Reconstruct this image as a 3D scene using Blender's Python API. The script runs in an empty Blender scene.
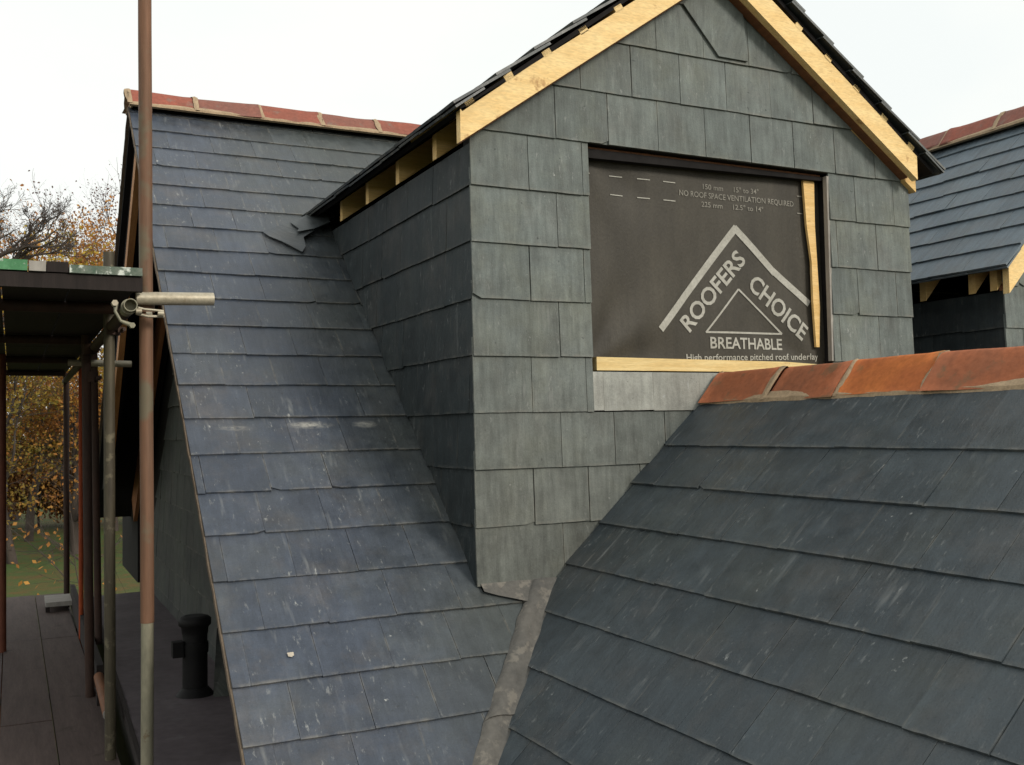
import bpy, bmesh, math, random
from mathutils import Vector, Matrix, noise
R = math.radians
scene = bpy.context.scene
COL = scene.collection
V = Vector

# ------------------------------------------------------------------ helpers
class MB:
    """collects geometry that becomes ONE mesh object"""
    def __init__(s):
        s.v = []; s.f = []; s.suv = []; s.tint = []; s.edge = []; s.has = False
        s.smooth = []
    def add(s, verts, faces, smooth=False):
        o = len(s.v)
        s.v += [V(p) for p in verts]
        s.f += [tuple(i + o for i in f) for f in faces]
        s.smooth += [smooth] * len(faces)
        return o
    def box(s, c, size, rot=None):
        x, y, z = [q / 2 for q in size]
        pts = [V((i, j, k)) for i in (-x, x) for j in (-y, y) for k in (-z, z)]
        if rot is not None: pts = [rot @ p for p in pts]
        s.add([p + V(c) for p in pts], [(0, 1, 3, 2), (4, 6, 7, 5), (0, 4, 5, 1), (2, 3, 7, 6), (0, 2, 6, 4), (1, 5, 7, 3)])
    def box2(s, a, b):
        a = V(a); b = V(b)
        s.box((a + b) / 2, [abs(q) for q in (b - a)])
    def bar(s, a, b, w, h, up=(0, 0, 1), shift=0.0):
        """rectangular bar a->b; w across, h along up"""
        a = V(a); b = V(b); d = (b - a).normalized()
        side = d.cross(V(up)).normalized(); u = side.cross(d).normalized()
        pts = []
        for p in (a, b):
            for i, j in ((-1, -1), (1, -1), (1, 1), (-1, 1)):
                pts.append(p + side * (i * w / 2) + u * (j * h / 2 + shift))
        s.add(pts, [(3, 2, 1, 0), (4, 5, 6, 7), (0, 1, 5, 4), (1, 2, 6, 5), (2, 3, 7, 6), (3, 0, 4, 7)])
    def prism(s, poly, direction):
        """extrude a planar polygon by a vector"""
        n = len(poly); d = V(direction)
        pts = [V(p) for p in poly] + [V(p) + d for p in poly]
        faces = [tuple(range(n - 1, -1, -1)), tuple(range(n, 2 * n))]
        faces += [(i, (i + 1) % n, (i + 1) % n + n, i + n) for i in range(n)]
        s.add(pts, faces)
    def tube(s, pts, rad, seg=14, cap=True, hollow=0.0):
        pts = [V(p) for p in pts]
        if not hasattr(rad, '__len__'): rad = [rad] * len(pts)
        base = len(s.v); rings = []
        prev = None
        for i, p in enumerate(pts):
            d = (pts[min(i + 1, len(pts) - 1)] - pts[max(i - 1, 0)]).normalized()
            if prev is None:
                ref = V((0, 0, 1)) if abs(d.z) < .9 else V((1, 0, 0))
                u = d.cross(ref).normalized()
            else:
                u = (prev - d * prev.dot(d)).normalized()
            prev = u; w = d.cross(u)
            ring = [p + (u * math.cos(2 * math.pi * k / seg) + w * math.sin(2 * math.pi * k / seg)) * rad[i] for k in range(seg)]
            rings.append(ring)
        allp = [q for r in rings for q in r]
        faces = []
        for i in range(len(pts) - 1):
            for k in range(seg):
                k2 = (k + 1) % seg
                faces.append((i * seg + k, i * seg + k2, (i + 1) * seg + k2, (i + 1) * seg + k))
        s.add(allp, faces, True)
        if hollow:
            # open ends: annulus plus a short dark bore
            for e, dirn in ((0, 1), (len(pts) - 1, -1)):
                p = pts[e]; d = ((pts[1] - pts[0]) if e == 0 else (pts[-2] - pts[-1])).normalized()
                outer = rings[e]
                inner = [p + (q - p) * hollow for q in outer]
                deep = [q + d * rad[e] * 5 for q in inner]
                n = seg
                f = [(k, (k + 1) % n, n + (k + 1) % n, n + k) for k in range(n)]
                f += [(n + k, n + (k + 1) % n, 2 * n + (k + 1) % n, 2 * n + k) for k in range(n)]
                f += [tuple(range(2 * n, 3 * n))]
                s.add(outer + inner + deep, f)
        elif cap:
            s.add(rings[0], [tuple(range(seg))[::-1]]); s.add(rings[-1], [tuple(range(seg))])
    def build(s, name, mat, parent=None):
        me = bpy.data.meshes.new(name)
        me.from_pydata([tuple(p) for p in s.v], [], s.f)
        me.polygons.foreach_set('use_smooth', s.smooth)
        if s.has:
            n = len(s.v)
            for nm, data in (('suv', s.suv), ('tint', s.tint), ('edge', s.edge)):
                at = me.attributes.new(nm, 'FLOAT_VECTOR', 'POINT')
                flat = [c for t in data for c in t]
                at.data.foreach_set('vector', flat)
        me.materials.append(mat)
        me.update()
        o = bpy.data.objects.new(name, me)
        COL.objects.link(o)
        if parent is not None:
            o.parent = parent
            o.matrix_parent_inverse = Matrix.Translation(-parent.location)
        return o

def thing(name, label, cat, loc=(0, 0, 0), group=None):
    o = bpy.data.objects.new(name, None); COL.objects.link(o)
    o.empty_display_size = .2
    o.location = loc; o['label'] = label; o['category'] = cat
    if group: o['group'] = group
    return o
def tag(o, label, cat, group=None):
    o['label'] = label; o['category'] = cat
    if group: o['group'] = group
    return o
def structure(o):
    o['kind'] = 'structure'; return o

# ------------------------------------------------------------------ materials
class NT:
    def __init__(s, name):
        s.m = bpy.data.materials.new(name); s.m.use_nodes = True
        s.t = s.m.node_tree; s.b = s.t.nodes['Principled BSDF']
    def n(s, kind, **kw):
        nd = s.t.nodes.new(kind)
        for k, v in kw.items(): setattr(nd, k, v)
        return nd
    def l(s, a, b): s.t.links.new(a, b)
    def noise(s, vec, scale, detail=4, rough=.55, sc=None):
        if sc is not None:
            mp = s.n('ShaderNodeMapping'); mp.inputs['Scale'].default_value = sc
            s.l(vec, mp.inputs['Vector']); vec = mp.outputs[0]
        nd = s.n('ShaderNodeTexNoise'); nd.inputs['Scale'].default_value = scale
        nd.inputs['Detail'].default_value = detail; nd.inputs['Roughness'].default_value = rough
        s.l(vec, nd.inputs['Vector']); return nd.outputs['Fac']
    def ramp(s, fac, a, b, lo=0.0, hi=1.0):
        nd = s.n('ShaderNodeMapRange'); nd.inputs[1].default_value = a; nd.inputs[2].default_value = b
        nd.inputs[3].default_value = lo; nd.inputs[4].default_value = hi
        s.l(fac, nd.inputs[0]); return nd.outputs[0]
    def mix(s, fac, a, b, mode='MIX'):
        nd = s.n('ShaderNodeMix', data_type='RGBA', blend_type=mode)
        for sock, val in ((nd.inputs[0], fac), (nd.inputs[6], a), (nd.inputs[7], b)):
            if isinstance(val, (int, float)): sock.default_value = val
            elif isinstance(val, tuple): sock.default_value = (*val[:3], 1)
            else: s.l(val, sock)
        return nd.outputs[2]
    def math(s, op, a, b=None):
        nd = s.n('ShaderNodeMath', operation=op)
        for sock, val in zip(nd.inputs, (a, b)):
            if val is None: continue
            if isinstance(val, (int, float)): sock.default_value = val
            else: s.l(val, sock)
        return nd.outputs[0]
    def obj(s): return s.n('ShaderNodeTexCoord').outputs['Object']
    def bump(s, h, strength=.3, dist=.01):
        nd = s.n('ShaderNodeBump'); nd.inputs['Strength'].default_value = strength
        nd.inputs['Distance'].default_value = dist; s.l(h, nd.inputs['Height'])
        s.l(nd.outputs[0], s.b.inputs['Normal'])
    def set(s, color=None, rough=None, metal=None, spec=None):
        for nm, val in (('Base Color', color), ('Roughness', rough), ('Metallic', metal), ('Specular IOR Level', spec)):
            if val is None: continue
            if isinstance(val, tuple): s.b.inputs[nm].default_value = (*val[:3], 1)
            elif isinstance(val, (int, float)): s.b.inputs[nm].default_value = val
            else: s.l(val, s.b.inputs[nm])

def slate_mat(name, c1, c2, scuff=.5, rough=.5, edge=.5, spec=.35, moss=(.10, .115, .085), mossf=.3, brown=.3, smears=(), axis_tone=None, run=1.0):
    t = NT(name)
    suv = t.n('ShaderNodeAttribute', attribute_name='suv').outputs['Vector']
    tint = t.n('ShaderNodeAttribute', attribute_name='tint').outputs['Vector']
    edg = t.n('ShaderNodeAttribute', attribute_name='edge').outputs['Vector']
    sx = t.n('ShaderNodeSeparateXYZ'); t.l(tint, sx.inputs[0])
    se = t.n('ShaderNodeSeparateXYZ'); t.l(edg, se.inputs[0])
    o = t.obj()
    broad = t.noise(o, 1.1, 4, .6)
    mott = t.noise(suv, 9, 6, .65)
    streak = t.noise(suv, 1.0, 6, .65, sc=(38, 5, 1))
    fine = t.noise(suv, 160, 3, .6)
    f = t.math('ADD', t.math('MULTIPLY', sx.outputs[0], .4), t.math('MULTIPLY', t.ramp(broad, .3, .7), .6))
    col = t.mix(f, c1, c2)
    # brown-green weathering in patches
    col = t.mix(t.math('MULTIPLY', t.ramp(t.noise(o, 2.3, 5, .65), .48, .72), mossf), col, moss)
    col = t.mix(t.math('MULTIPLY', t.ramp(t.noise(o, 3.7, 5, .7), .50, .74), brown), col, (.115, .10, .088))
    val = t.math('MULTIPLY', t.ramp(mott, .25, .75, .72, 1.28), t.ramp(streak, .25, .75, 1 - .22 * run, 1 + .22 * run))
    val = t.math('MULTIPLY', val, t.ramp(sx.outputs[1], 0, 1, .9, 1.1))
    val = t.math('MULTIPLY', val, t.ramp(fine, .3, .7, .9, 1.1))
    cv = t.n('ShaderNodeCombineXYZ')
    for i in range(3): t.l(val, cv.inputs[i])
    col = t.mix(1.0, col, cv.outputs[0], 'MULTIPLY')
    # cement dust, scratches and specks
    sp = t.ramp(t.noise(suv, 1.0, 5, .7, sc=(48, 17, 3)), .60, .72)
    patch = t.ramp(t.noise(o, 3.3, 4, .65), .42, .62)
    sp2 = t.math('MULTIPLY', t.ramp(t.noise(suv, 42, 3, .6), .69, .76), t.ramp(t.noise(o, 5, 3, .6), .46, .58))
    sp3 = t.math('MULTIPLY', t.ramp(t.noise(suv, 1.0, 2, .6, sc=(26, 4, 5)), .62, .78), .5)
    scr = t.math('MULTIPLY', t.math('MAXIMUM', t.math('MAXIMUM', t.math('MULTIPLY', sp, patch), sp2), t.math('MULTIPLY', sp3, patch)), scuff)
    col = t.mix(scr, col, (.36, .37, .36))
    dk = t.ramp(t.noise(suv, 55, 2, .5), .70, .78)
    col = t.mix(t.math('MULTIPLY', dk, .55), col, (.02, .023, .026))
    if axis_tone:  # blends the slates towards a second tone along one axis
        axis, a0_, a1_, tone_col, amt = axis_tone
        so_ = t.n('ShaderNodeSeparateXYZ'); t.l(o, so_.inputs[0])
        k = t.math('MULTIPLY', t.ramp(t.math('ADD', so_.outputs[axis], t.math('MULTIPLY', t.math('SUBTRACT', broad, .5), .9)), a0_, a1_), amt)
        col = t.mix(k, col, t.mix(1.0, tone_col, cv.outputs[0], 'MULTIPLY'))
    for (mx_, my_, mz_, rx_, rz_, am_) in smears:
        mp = t.n('ShaderNodeMapping', vector_type='TEXTURE'); mp.inputs['Location'].default_value = (mx_, my_, mz_); mp.inputs['Scale'].default_value = (rx_, rz_, rz_)
        t.l(o, mp.inputs['Vector'])
        ln = t.n('ShaderNodeVectorMath', operation='LENGTH'); t.l(mp.outputs[0], ln.inputs[0])
        k = t.math('MULTIPLY', t.ramp(ln.outputs['Value'], .2, 1.15, 1, 0), t.ramp(t.noise(suv, 1.0, 5, .7, sc=(30, 60, 1)), .35, .62))
        col = t.mix(t.math('MULTIPLY', k, am_), col, (.40, .39, .35))
    # thin pale dusty line along lower and side edges
    en = t.noise(o, 14, 4, .7)
    e1 = t.math('MULTIPLY', t.ramp(se.outputs[1], .002, .014, 1, 0), t.ramp(en, .42, .66))
    e2 = t.math('MULTIPLY', t.ramp(t.math('MINIMUM', se.outputs[0], se.outputs[2]), .001, .006, 1, 0), t.ramp(t.noise(o, 9, 3, .7), .45, .7))
    e = t.math('MULTIPLY', t.math('MAXIMUM', e1, e2), edge)
    col = t.mix(e, col, (.27, .25, .21))
    rg = t.math('ADD', t.ramp(mott, .3, .7, rough - .1, rough + .12), t.math('MULTIPLY', scr, .3))
    t.set(col, rg, 0, spec)
    h = t.math('ADD', t.math('MULTIPLY', streak, .6), t.math('ADD', t.math('MULTIPLY', mott, .7), t.math('MULTIPLY', fine, .25)))
    t.bump(h, .55, .006)
    return t.m

def simple(name, c1, c2, scale=6, rough=.7, sc=(1, 1, 1), bump=.2, bdist=.005, detail=5, spec=.3, metal=0, lo=.3, hi=.7, spots=None):
    t = NT(name); o = t.obj()
    a = t.noise(o, scale, detail, .62, sc=sc)
    b = t.noise(o, scale * 7, 3, .6, sc=sc)
    col = t.mix(t.ramp(a, lo, hi), c1, c2)
    v = t.ramp(b, .3, .7, .85, 1.15)
    cv = t.n('ShaderNodeCombineXYZ')
    for i in range(3): t.l(v, cv.inputs[i])
    col = t.mix(1.0, col, cv.outputs[0], 'MULTIPLY')
    if spots:
        sc2, thr, c3, amt = spots
        k = t.ramp(t.noise(o, sc2, 4, .65), thr, thr + .08)
        col = t.mix(t.math('MULTIPLY', k, amt), col, c3)
    t.set(col, rough, metal, spec)
    t.bump(t.math('ADD', a, t.math('MULTIPLY', b, .4)), bump, bdist)
    return t.m

SMEARS = ((-.485, .745, .661, .105, .026, .9), (-.228, .745, .661, .06, .026, .85), (-.82, .735, .652, .075, .018, .5))
M = {}
M['slate_main'] = slate_mat('slate_main', (.042, .054, .078), (.064, .075, .096), .95, .45, .42, .45, brown=.45, run=.8, axis_tone=(0, -.55, .12, (.052, .060, .055), .75), smears=SMEARS, mossf=.4, moss=(.088, .094, .082))  # dormer's shade and reflection painted into the slate colour towards the cheek
M['slate_wing'] = slate_mat('slate_wing', (.031, .042, .051), (.056, .070, .079), .62, .43, .3, .45, run=.6, mossf=.4, moss=(.06, .066, .054))
M['slate_front'] = slate_mat('slate_front', (.112, .131, .128), (.150, .168, .160), .85, .66, .35, .2, run=1.3, axis_tone=(2, 1.3, .2, (.122, .120, .102), .5), mossf=.5, moss=(.15, .155, .115))  # slate colour turns warmer and darker towards the foot of the wall
M['slate_apron'] = slate_mat('slate_apron', (.24, .25, .23), (.34, .34, .31), .9, .7, .3, .22)
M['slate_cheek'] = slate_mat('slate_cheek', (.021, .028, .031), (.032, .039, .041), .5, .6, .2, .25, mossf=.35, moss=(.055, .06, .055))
M['slate_gable'] = slate_mat('slate_gable', (.034, .038, .037), (.05, .054, .051), .3, .65, .3, .2)
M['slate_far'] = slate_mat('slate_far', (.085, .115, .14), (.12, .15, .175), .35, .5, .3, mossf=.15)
M['terracotta'] = simple('terracotta', (.50, .155, .04), (.38, .11, .035), 6, .8, bump=.7, bdist=.006, spots=(7, .57, (.2, .12, .05), .7))
M['terracotta_old'] = simple('terracotta_old', (.30, .085, .055), (.22, .085, .06), 6, .8, bump=.3, spots=(10, .58, (.2, .16, .13), .5))
M['terracotta_brown'] = simple('terracotta_brown', (.36, .115, .05), (.25, .095, .05), 6, .85, bump=.7, bdist=.006, spots=(7, .56, (.15, .10, .055), .7))
M['terracotta_dull'] = simple('terracotta_dull', (.24, .09, .065), (.19, .09, .07), 6, .8, bump=.3, spots=(10, .58, (.2, .16, .13), .5))
M['mortar'] = simple('mortar', (.42, .31, .2), (.3, .22, .14), 14, .9, bump=.6, bdist=.01)
M['timber_new'] = simple('timber_new', (.80, .55, .24), (.68, .43, .15), 3, .6, sc=(1.2, 18, 18), bump=.15, bdist=.002, spots=(16, .70, (.22, .10, .035), .7))
M['timber_rake'] = simple('timber_rake', (.88, .66, .32), (.78, .52, .21), 2.2, .6, sc=(2, 9, 9), bump=.25, bdist=.003, spots=(9, .635, (.36, .18, .06), .75))
M['timber_sill'] = simple('timber_sill', (.76, .6, .3), (.62, .43, .17), 3, .6, sc=(1.5, 18, 24), bump=.15, bdist=.002, spots=(10, .63, (.3, .13, .045), .7))
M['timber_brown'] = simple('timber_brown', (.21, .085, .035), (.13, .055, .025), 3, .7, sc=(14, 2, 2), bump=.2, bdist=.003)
M['timber_mid'] = simple('timber_mid', (.30, .125, .05), (.2, .085, .037), 3, .7, sc=(14, 2, 2), bump=.2, bdist=.003)
M['timber_tan'] = simple('timber_tan', (.46, .22, .08), (.34, .15, .055), 3, .7, sc=(14, 2, 2), bump=.2, bdist=.003)
M['felt'] = simple('felt', (.012, .011, .011), (.02, .018, .018), 4, .85, bump=.25, bdist=.01, spec=.15)
M['verge'] = simple('verge', (.16, .12, .085), (.10, .08, .06), 22, .9, bump=.5)
M['cement'] = simple('cement', (.55, .48, .38), (.42, .38, .32), 40, .9, bump=.5)
M['lead'] = simple('lead', (.135, .126, .112), (.085, .083, .078), 6, .7, bump=.6, bdist=.008, spots=(16, .56, (.22, .2, .17), .6))
M['flat'] = simple('flat_roof_felt', (.062, .05, .054), (.10, .083, .09), 2.6, .7, bump=.3, bdist=.006, spots=(5, .62, (.12, .11, .115), .6))
M['board'] = simple('scaffold_board', (.06, .042, .038), (.095, .068, .06), 2.5, .8, sc=(9, .8, 1), bump=.3, bdist=.004, spots=(6, .62, (.035, .024, .02), .6))
M['board_grey'] = simple('board_grey', (.25, .23, .21), (.33, .31, .28), 3, .8, sc=(2, 9, 1), bump=.3, bdist=.003)
M['board_dark'] = simple('board_dark', (.016, .012, .011), (.027, .02, .018), 3, .85, sc=(9, .8, 1), bump=.3, bdist=.004)
M['galv'] = simple('galvanised_tube', (.30, .28, .2), (.2, .19, .14), 7, .5, sc=(1, 1, .35), bump=.2, bdist=.002, metal=.25, spots=(16, .62, (.16, .1, .05), .6))
M['galv_bright'] = simple('galvanised_bright', (.46, .42, .33), (.34, .29, .21), 12, .45, bump=.15, bdist=.002, metal=.35, spots=(20, .62, (.2, .13, .07), .6))
M['tube_olive'] = simple('tube_olive', (.11, .095, .06), (.06, .05, .036), 5, .55, sc=(3, 3, .4), bump=.2, bdist=.002, metal=.2, spots=(14, .6, (.24, .21, .14), .5))
M['rust'] = simple('rust_tube', (.19, .095, .055), (.12, .075, .05), 4, .65, sc=(3, 3, .25), bump=.3, bdist=.002, metal=.15, spots=(3.2, .50, (.135, .12, .08), .85))
M['rust_dark'] = simple('rust_dark', (.035, .022, .018), (.06, .03, .02), 7, .7, sc=(1, 1, .4), bump=.3, bdist=.002)
M['rust_orange'] = simple('rust_orange', (.40, .075, .02), (.26, .05, .018), 8, .7, sc=(1, 1, .4), bump=.2, bdist=.002)
M['rust_red'] = simple('rust_red', (.16, .05, .025), (.09, .03, .018), 6, .7, sc=(1, 1, .4), bump=.2, bdist=.002)
M['plastic_black'] = simple('plastic_black', (.005, .005, .0055), (.011, .010, .010), 8, .6, bump=.2, bdist=.003, spec=.2)
M['paint_green'] = simple('paint_green', (.045, .17, .07), (.09, .25, .12), 18, .6, bump=.3, bdist=.003, spots=(26, .57, (.45, .5, .44), .8))
M['paint_flaked'] = simple('paint_flaked', (.06, .10, .07), (.16, .18, .15), 26, .7, bump=.4, bdist=.003, spots=(30, .54, (.62, .66, .6), .9))
M['print'] = simple('print_grey', (.34, .33, .29), (.42, .41, .37), 12, .75, bump=.0)
M['print_faint'] = simple('print_faint', (.2, .19, .165), (.30, .285, .25), 30, .75, bump=.0)

def membrane_mat():
    t = NT('underlay_membrane'); o = t.obj()
    a = t.noise(o, 2.2, 4, .6); b = t.noise(o, 90, 3, .6, sc=(1, 1, 1)); c = t.noise(o, 1.0, 4, .6, sc=(9, 1, 1.2))
    col = t.mix(t.ramp(a, .3, .7), (.034, .030, .023), (.052, .046, .035))
    v = t.math('MULTIPLY', t.ramp(b, .3, .7, .86, 1.14), t.ramp(c, .3, .7, .82, 1.2))
    cv = t.n('ShaderNodeCombineXYZ')
    for i in range(3): t.l(v, cv.inputs[i])
    t.set(t.mix(1.0, col, cv.outputs[0], 'MULTIPLY'), .6, 0, .3)
    cr_ = t.noise(o, 5.0, 5, .75, sc=(1.6, 1, .7))
    t.bump(t.math('ADD', t.math('ADD', c, t.math('MULTIPLY', cr_, .8)), t.math('MULTIPLY', b, .2)), .45, .010)
    return t.m
M['membrane'] = membrane_mat()

# ------------------------------------------------------------------ slating
def clip(poly, A, B):
    """keep the part of poly left of the line A->B"""
    out = []; n = len(poly)
    def d(p): return (B[0] - A[0]) * (p[1] - A[1]) - (B[1] - A[1]) * (p[0] - A[0])
    for i in range(n):
        p, q = poly[i], poly[(i + 1) % n]; dp, dq = d(p), d(q)
        if dp >= 0: out.append(p)
        if (dp >= 0) != (dq >= 0):
            k = dp / (dp - dq); out.append((p[0] + (q[0] - p[0]) * k, p[1] + (q[1] - p[1]) * k))
    return out
def clip_convex(poly, region):
    for i in range(len(region)):
        if len(poly) < 3: return []
        poly = clip(poly, region[i], region[(i + 1) % len(region)])
    return poly if len(poly) >= 3 else []
def area(poly):
    return abs(sum(poly[i][0] * poly[(i + 1) % len(poly)][1] - poly[(i + 1) % len(poly)][0] * poly[i][1] for i in range(len(poly)))) / 2
def ccw(poly):
    s = sum(poly[i][0] * poly[(i + 1) % len(poly)][1] - poly[(i + 1) % len(poly)][0] * poly[i][1] for i in range(len(poly)))
    return poly if s > 0 else poly[::-1]

def slating(mb, org, es, n, pieces, s_first, gauge, a0, a1, width=.25, seed=1, lift=.015, thick=.009, jit=.004, bond0=0.0, rag=.0009, joints=None, wvar=.0, last=1e9, gap=.0007):
    """lay individual slates over the plane org + a*ex + s*es, cut to convex pieces"""
    rnd = random.Random(seed)
    mb.has = True
    org = V(org); es = V(es).normalized(); n = V(n).normalized(); ex = es.cross(n)
    pieces = [ccw(p) for p in pieces]
    smax = max(q[1] for p in pieces for q in p)
    L = gauge + .075
    row = 0; s0 = s_first
    while s0 < min(smax, last):
        if joints and row in joints: xs = joints[row]
        else:
            xs = []; x = a0 - width * (1 + ((row + bond0) % 2) * .5) + rnd.uniform(-.02, .02)
            while x < a1 + width:
                xs.append(x); x += width * (1 + rnd.uniform(-wvar, wvar))
            xs.append(x)
        rowj = rnd.uniform(-jit, jit) * .6
        for i in range(len(xs) - 1):
            xa = xs[i] + rnd.uniform(gap * .4, gap * 1.6); xb = xs[i + 1] - rnd.uniform(gap * .4, gap * 1.6)
            sj = s0 + rowj + rnd.uniform(-jit, jit) * .7 + noise.noise(V((xs[i] * 1.3, row * 3.7, seed))) * jit * .7
            tilt = rnd.uniform(-jit, jit) * .6
            hj = rnd.uniform(-.001, .0012) if rnd.random() > .12 else rnd.uniform(.001, .004); skew = rnd.uniform(-.0012, .0012)
            nb = 7; low = []
            chip = rnd.random() < .10; cs = rnd.choice((0, 1)); cz = rnd.uniform(.006, .02)
            for k in range(nb + 1):
                u = k / nb
                low.append((xa + (xb - xa) * u, sj + tilt * (u - .5) * 2 + rnd.uniform(-rag, rag)))
            if chip:
                if cs: low[-1] = (low[-1][0], low[-1][1] + cz)
                else: low[0] = (low[0][0], low[0][1] + cz)
            top = sj + L
            poly = low + [(xb + rnd.uniform(-.0006, .0006), top), (xa + rnd.uniform(-.0006, .0006), top)]
            t1, t2, t3 = rnd.random(), rnd.random(), rnd.random()
            for reg in pieces:
                q = clip_convex(poly, reg)
                if not q or area(q) < 2e-5: continue
                q = ccw(q)
                def h(p): return max(.0015, (lift + hj) * (1 - (p[1] - s0) / L) + skew * ((p[0] - xa) / (xb - xa) - .5) * 2 + .0015)
                m = len(q)
                tp = [org + ex * p[0] + es * p[1] + n * h(p) for p in q]
                bt = [org + ex * p[0] + es * p[1] + n * (h(p) - thick) for p in q]
                mb.add(tp + bt, [tuple(range(m))] + [(i2, i2 + m, (i2 + 1) % m + m, (i2 + 1) % m) for i2 in range(m)])
                loc = [((p[0] - xa) + t3 * 40, (p[1] - s0) + t1 * 17, t2 * 30) for p in q]
                mb.suv += loc * 2; mb.tint += [(t1, t2, t3)] * (2 * m)
                mb.edge += [(p[0] - xa, p[1] - sj, xb - p[0]) for p in q] * 2
        s0 += gauge; row += 1

def slate_piece(mb, pts, n, thick=.008, seed=0):
    """one loose slate of any outline (3D polygon)"""
    rnd = random.Random(seed); mb.has = True
    n = V(n).normalized(); m = len(pts); pts = [V(p) for p in pts]
    mb.add(pts + [p - n * thick for p in pts], [tuple(range(m)), tuple(range(2 * m - 1, m - 1, -1))] + [(i, i + m, (i + 1) % m + m, (i + 1) % m) for i in range(m)])
    o = rnd.random() * 30; t = (rnd.random(), rnd.random(), rnd.random())
    mb.suv += [((p - pts[0]).length + o, p.z + o, o) for p in pts] * 2
    mb.tint += [t] * (2 * m); mb.edge += [(.02, .02, .02)] * (2 * m)

RIDGE = [(-.122, -.13), (-.10, -.104), (-.075, -.075), (-.05, -.045), (-.03, -.0225), (-.014, -.007), (0, 0), (.014, -.007), (.03, -.0225), (.05, -.045), (.075, -.075), (.10, -.104), (.122, -.13)]
_OLD = [(-.122, -.13), (-.096, -.092), (-.066, -.051), (-.038, -.02), (-.017, -.005), (0, 0), (.017, -.005), (.038, -.02), (.066, -.051), (.096, -.092), (.122, -.13)]
def ridge_run(parent, start, axis, length, tile, mats, seed=3, scale=1.0, top=0.0, flat=1.0):
    """row of angle ridge tiles: each tile and each mortar joint its own part"""
    rnd = random.Random(seed)
    ax = V(axis).normalized(); side = V((ax.y, -ax.x, 0)); up = V((0, 0, 1))
    start = V(start); n = int(round(length / tile)); lens = []
    for i in range(n):
        a = i * tile; b = a + tile
        mb = MB(); mb.has = False
        dz = rnd.uniform(-.004, .004); ds = rnd.uniform(-.006, .006); yaw = rnd.uniform(-.006, .006); pz = rnd.uniform(-.006, .006)
        pts = []; K = len(RIDGE); NS = 6
        for j in range(NS + 1):
            u = a + .006 + (b - a - .012) * j / NS
            flare = .004 if j == NS else 0
            for th in (0, -.016):
                for (x, z) in RIDGE:
                    x *= scale; z *= scale * flat
                    r = math.hypot(x, z + .12)
                    kx, kz = x / r * (th + flare), (z + .12) / r * (th + flare)
                    wob = noise.noise(V((x * 9, u * 5, seed + i))) * .004
                    pts.append(start + ax * u + side * (x + kx + ds + yaw * (j - NS / 2)) + up * (z + kz + top + dz + pz * (j / NS - .5) + wob))
        f = []
        for j in range(NS):
            for k in range(K - 1):
                o0 = j * 2 * K + k; o1 = (j + 1) * 2 * K + k
                f.append((o0, o0 + 1, o1 + 1, o1)); f.append((o0 + K, o1 + K, o1 + K + 1, o0 + K + 1))
            for k in (0, K - 1):
                o0 = j * 2 * K + k; o1 = (j + 1) * 2 * K + k
                f.append((o0, o1, o1 + K, o0 + K))
        for j in (0, NS):
            for k in range(K - 1):
                o0 = j * 2 * K + k
                f.append((o0, o0 + 1, o0 + 1 + K, o0 + K))
        mb.add(pts, f, True)
        o = mb.build('ridge_tile', mats[i % len(mats)], parent)
        # mortar squeezed out of the joint
        mm = MB(); pts = []
        NSm = 4
        for j in range(NSm + 1):
            u = a + (-.018 + .036 * j / NSm) + 0
            hgt = (.0005, .004, .0055, .005, .0005)[j]
            for (x, z) in RIDGE:
                x *= scale; z *= scale * flat
                r = math.hypot(x, z + .12)
                w = noise.noise(V((x * 40, u * 40, seed * 3 + i))) * .004
                jag = noise.noise(V((x * 25, 7.7 + j, seed + i * 3))) * .016
                pts.append(start + ax * (u + jag) + side * (x + x / r * (hgt + w)) + up * (z + (z + .12) / r * (hgt + w) + top - .001))
        f = [(j * K + k, j * K + k + 1, (j + 1) * K + k + 1, (j + 1) * K + k) for j in range(NSm) for k in range(K - 1)]
        mm.add(pts, f, True); mm.build('mortar_joint', M['mortar'], parent)
    # bedding mortar below both lower edges and the filled end
    for s in (-1, 1):
        mb = MB()
        N = int(length / .03)
        pts = []
        for j in range(N + 1):
            u = length * j / N
            w = noise.noise(V((u * 9, s * 3.1, seed))) * .006
            for (x, z) in ((.085, -.1), (.121 + w * .6, -.126 + w), (.124 + w, -.142), (.10, -.147)):
                pts.append(start + ax * u + side * (s * x * scale) + up * (z * scale * flat + top))
        f = [(j * 4 + k, j * 4 + (k + 1) % 4, (j + 1) * 4 + (k + 1) % 4, (j + 1) * 4 + k) for j in range(N) for k in range(4)]
        mb.add(pts, f); mb.build('mortar_bed', M['mortar'], parent)
    for u in (.012, length - .022):
        mb = MB()
        poly = [start + ax * u + side * x * scale * .9 + up * (z * scale * flat * .98 - .014 + top) for (x, z) in RIDGE]
        mb.prism(poly, ax * .01)
        mb.build('mortar_end', M['mortar'], parent)

# ------------------------------------------------------------------ main dimensions
tA = .8884; A = math.atan(tA); sA, cA = math.sin(A), math.cos(A)
tB = .9513; B = math.atan(tB); sB, cB = math.sin(B), math.cos(B)
G = .232                      # gauge of the wall slates
XL = -1.02                    # verge of the main roof
RZ, RY = 2.745, 2.745 / tA    # ridge of the main roof
X1 = .3268                    # where the wing roof meets the foot of the dormer wall
W = 2.445                     # width of the dormer
XR = 5.9                      # right-hand end of the main roof

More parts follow.
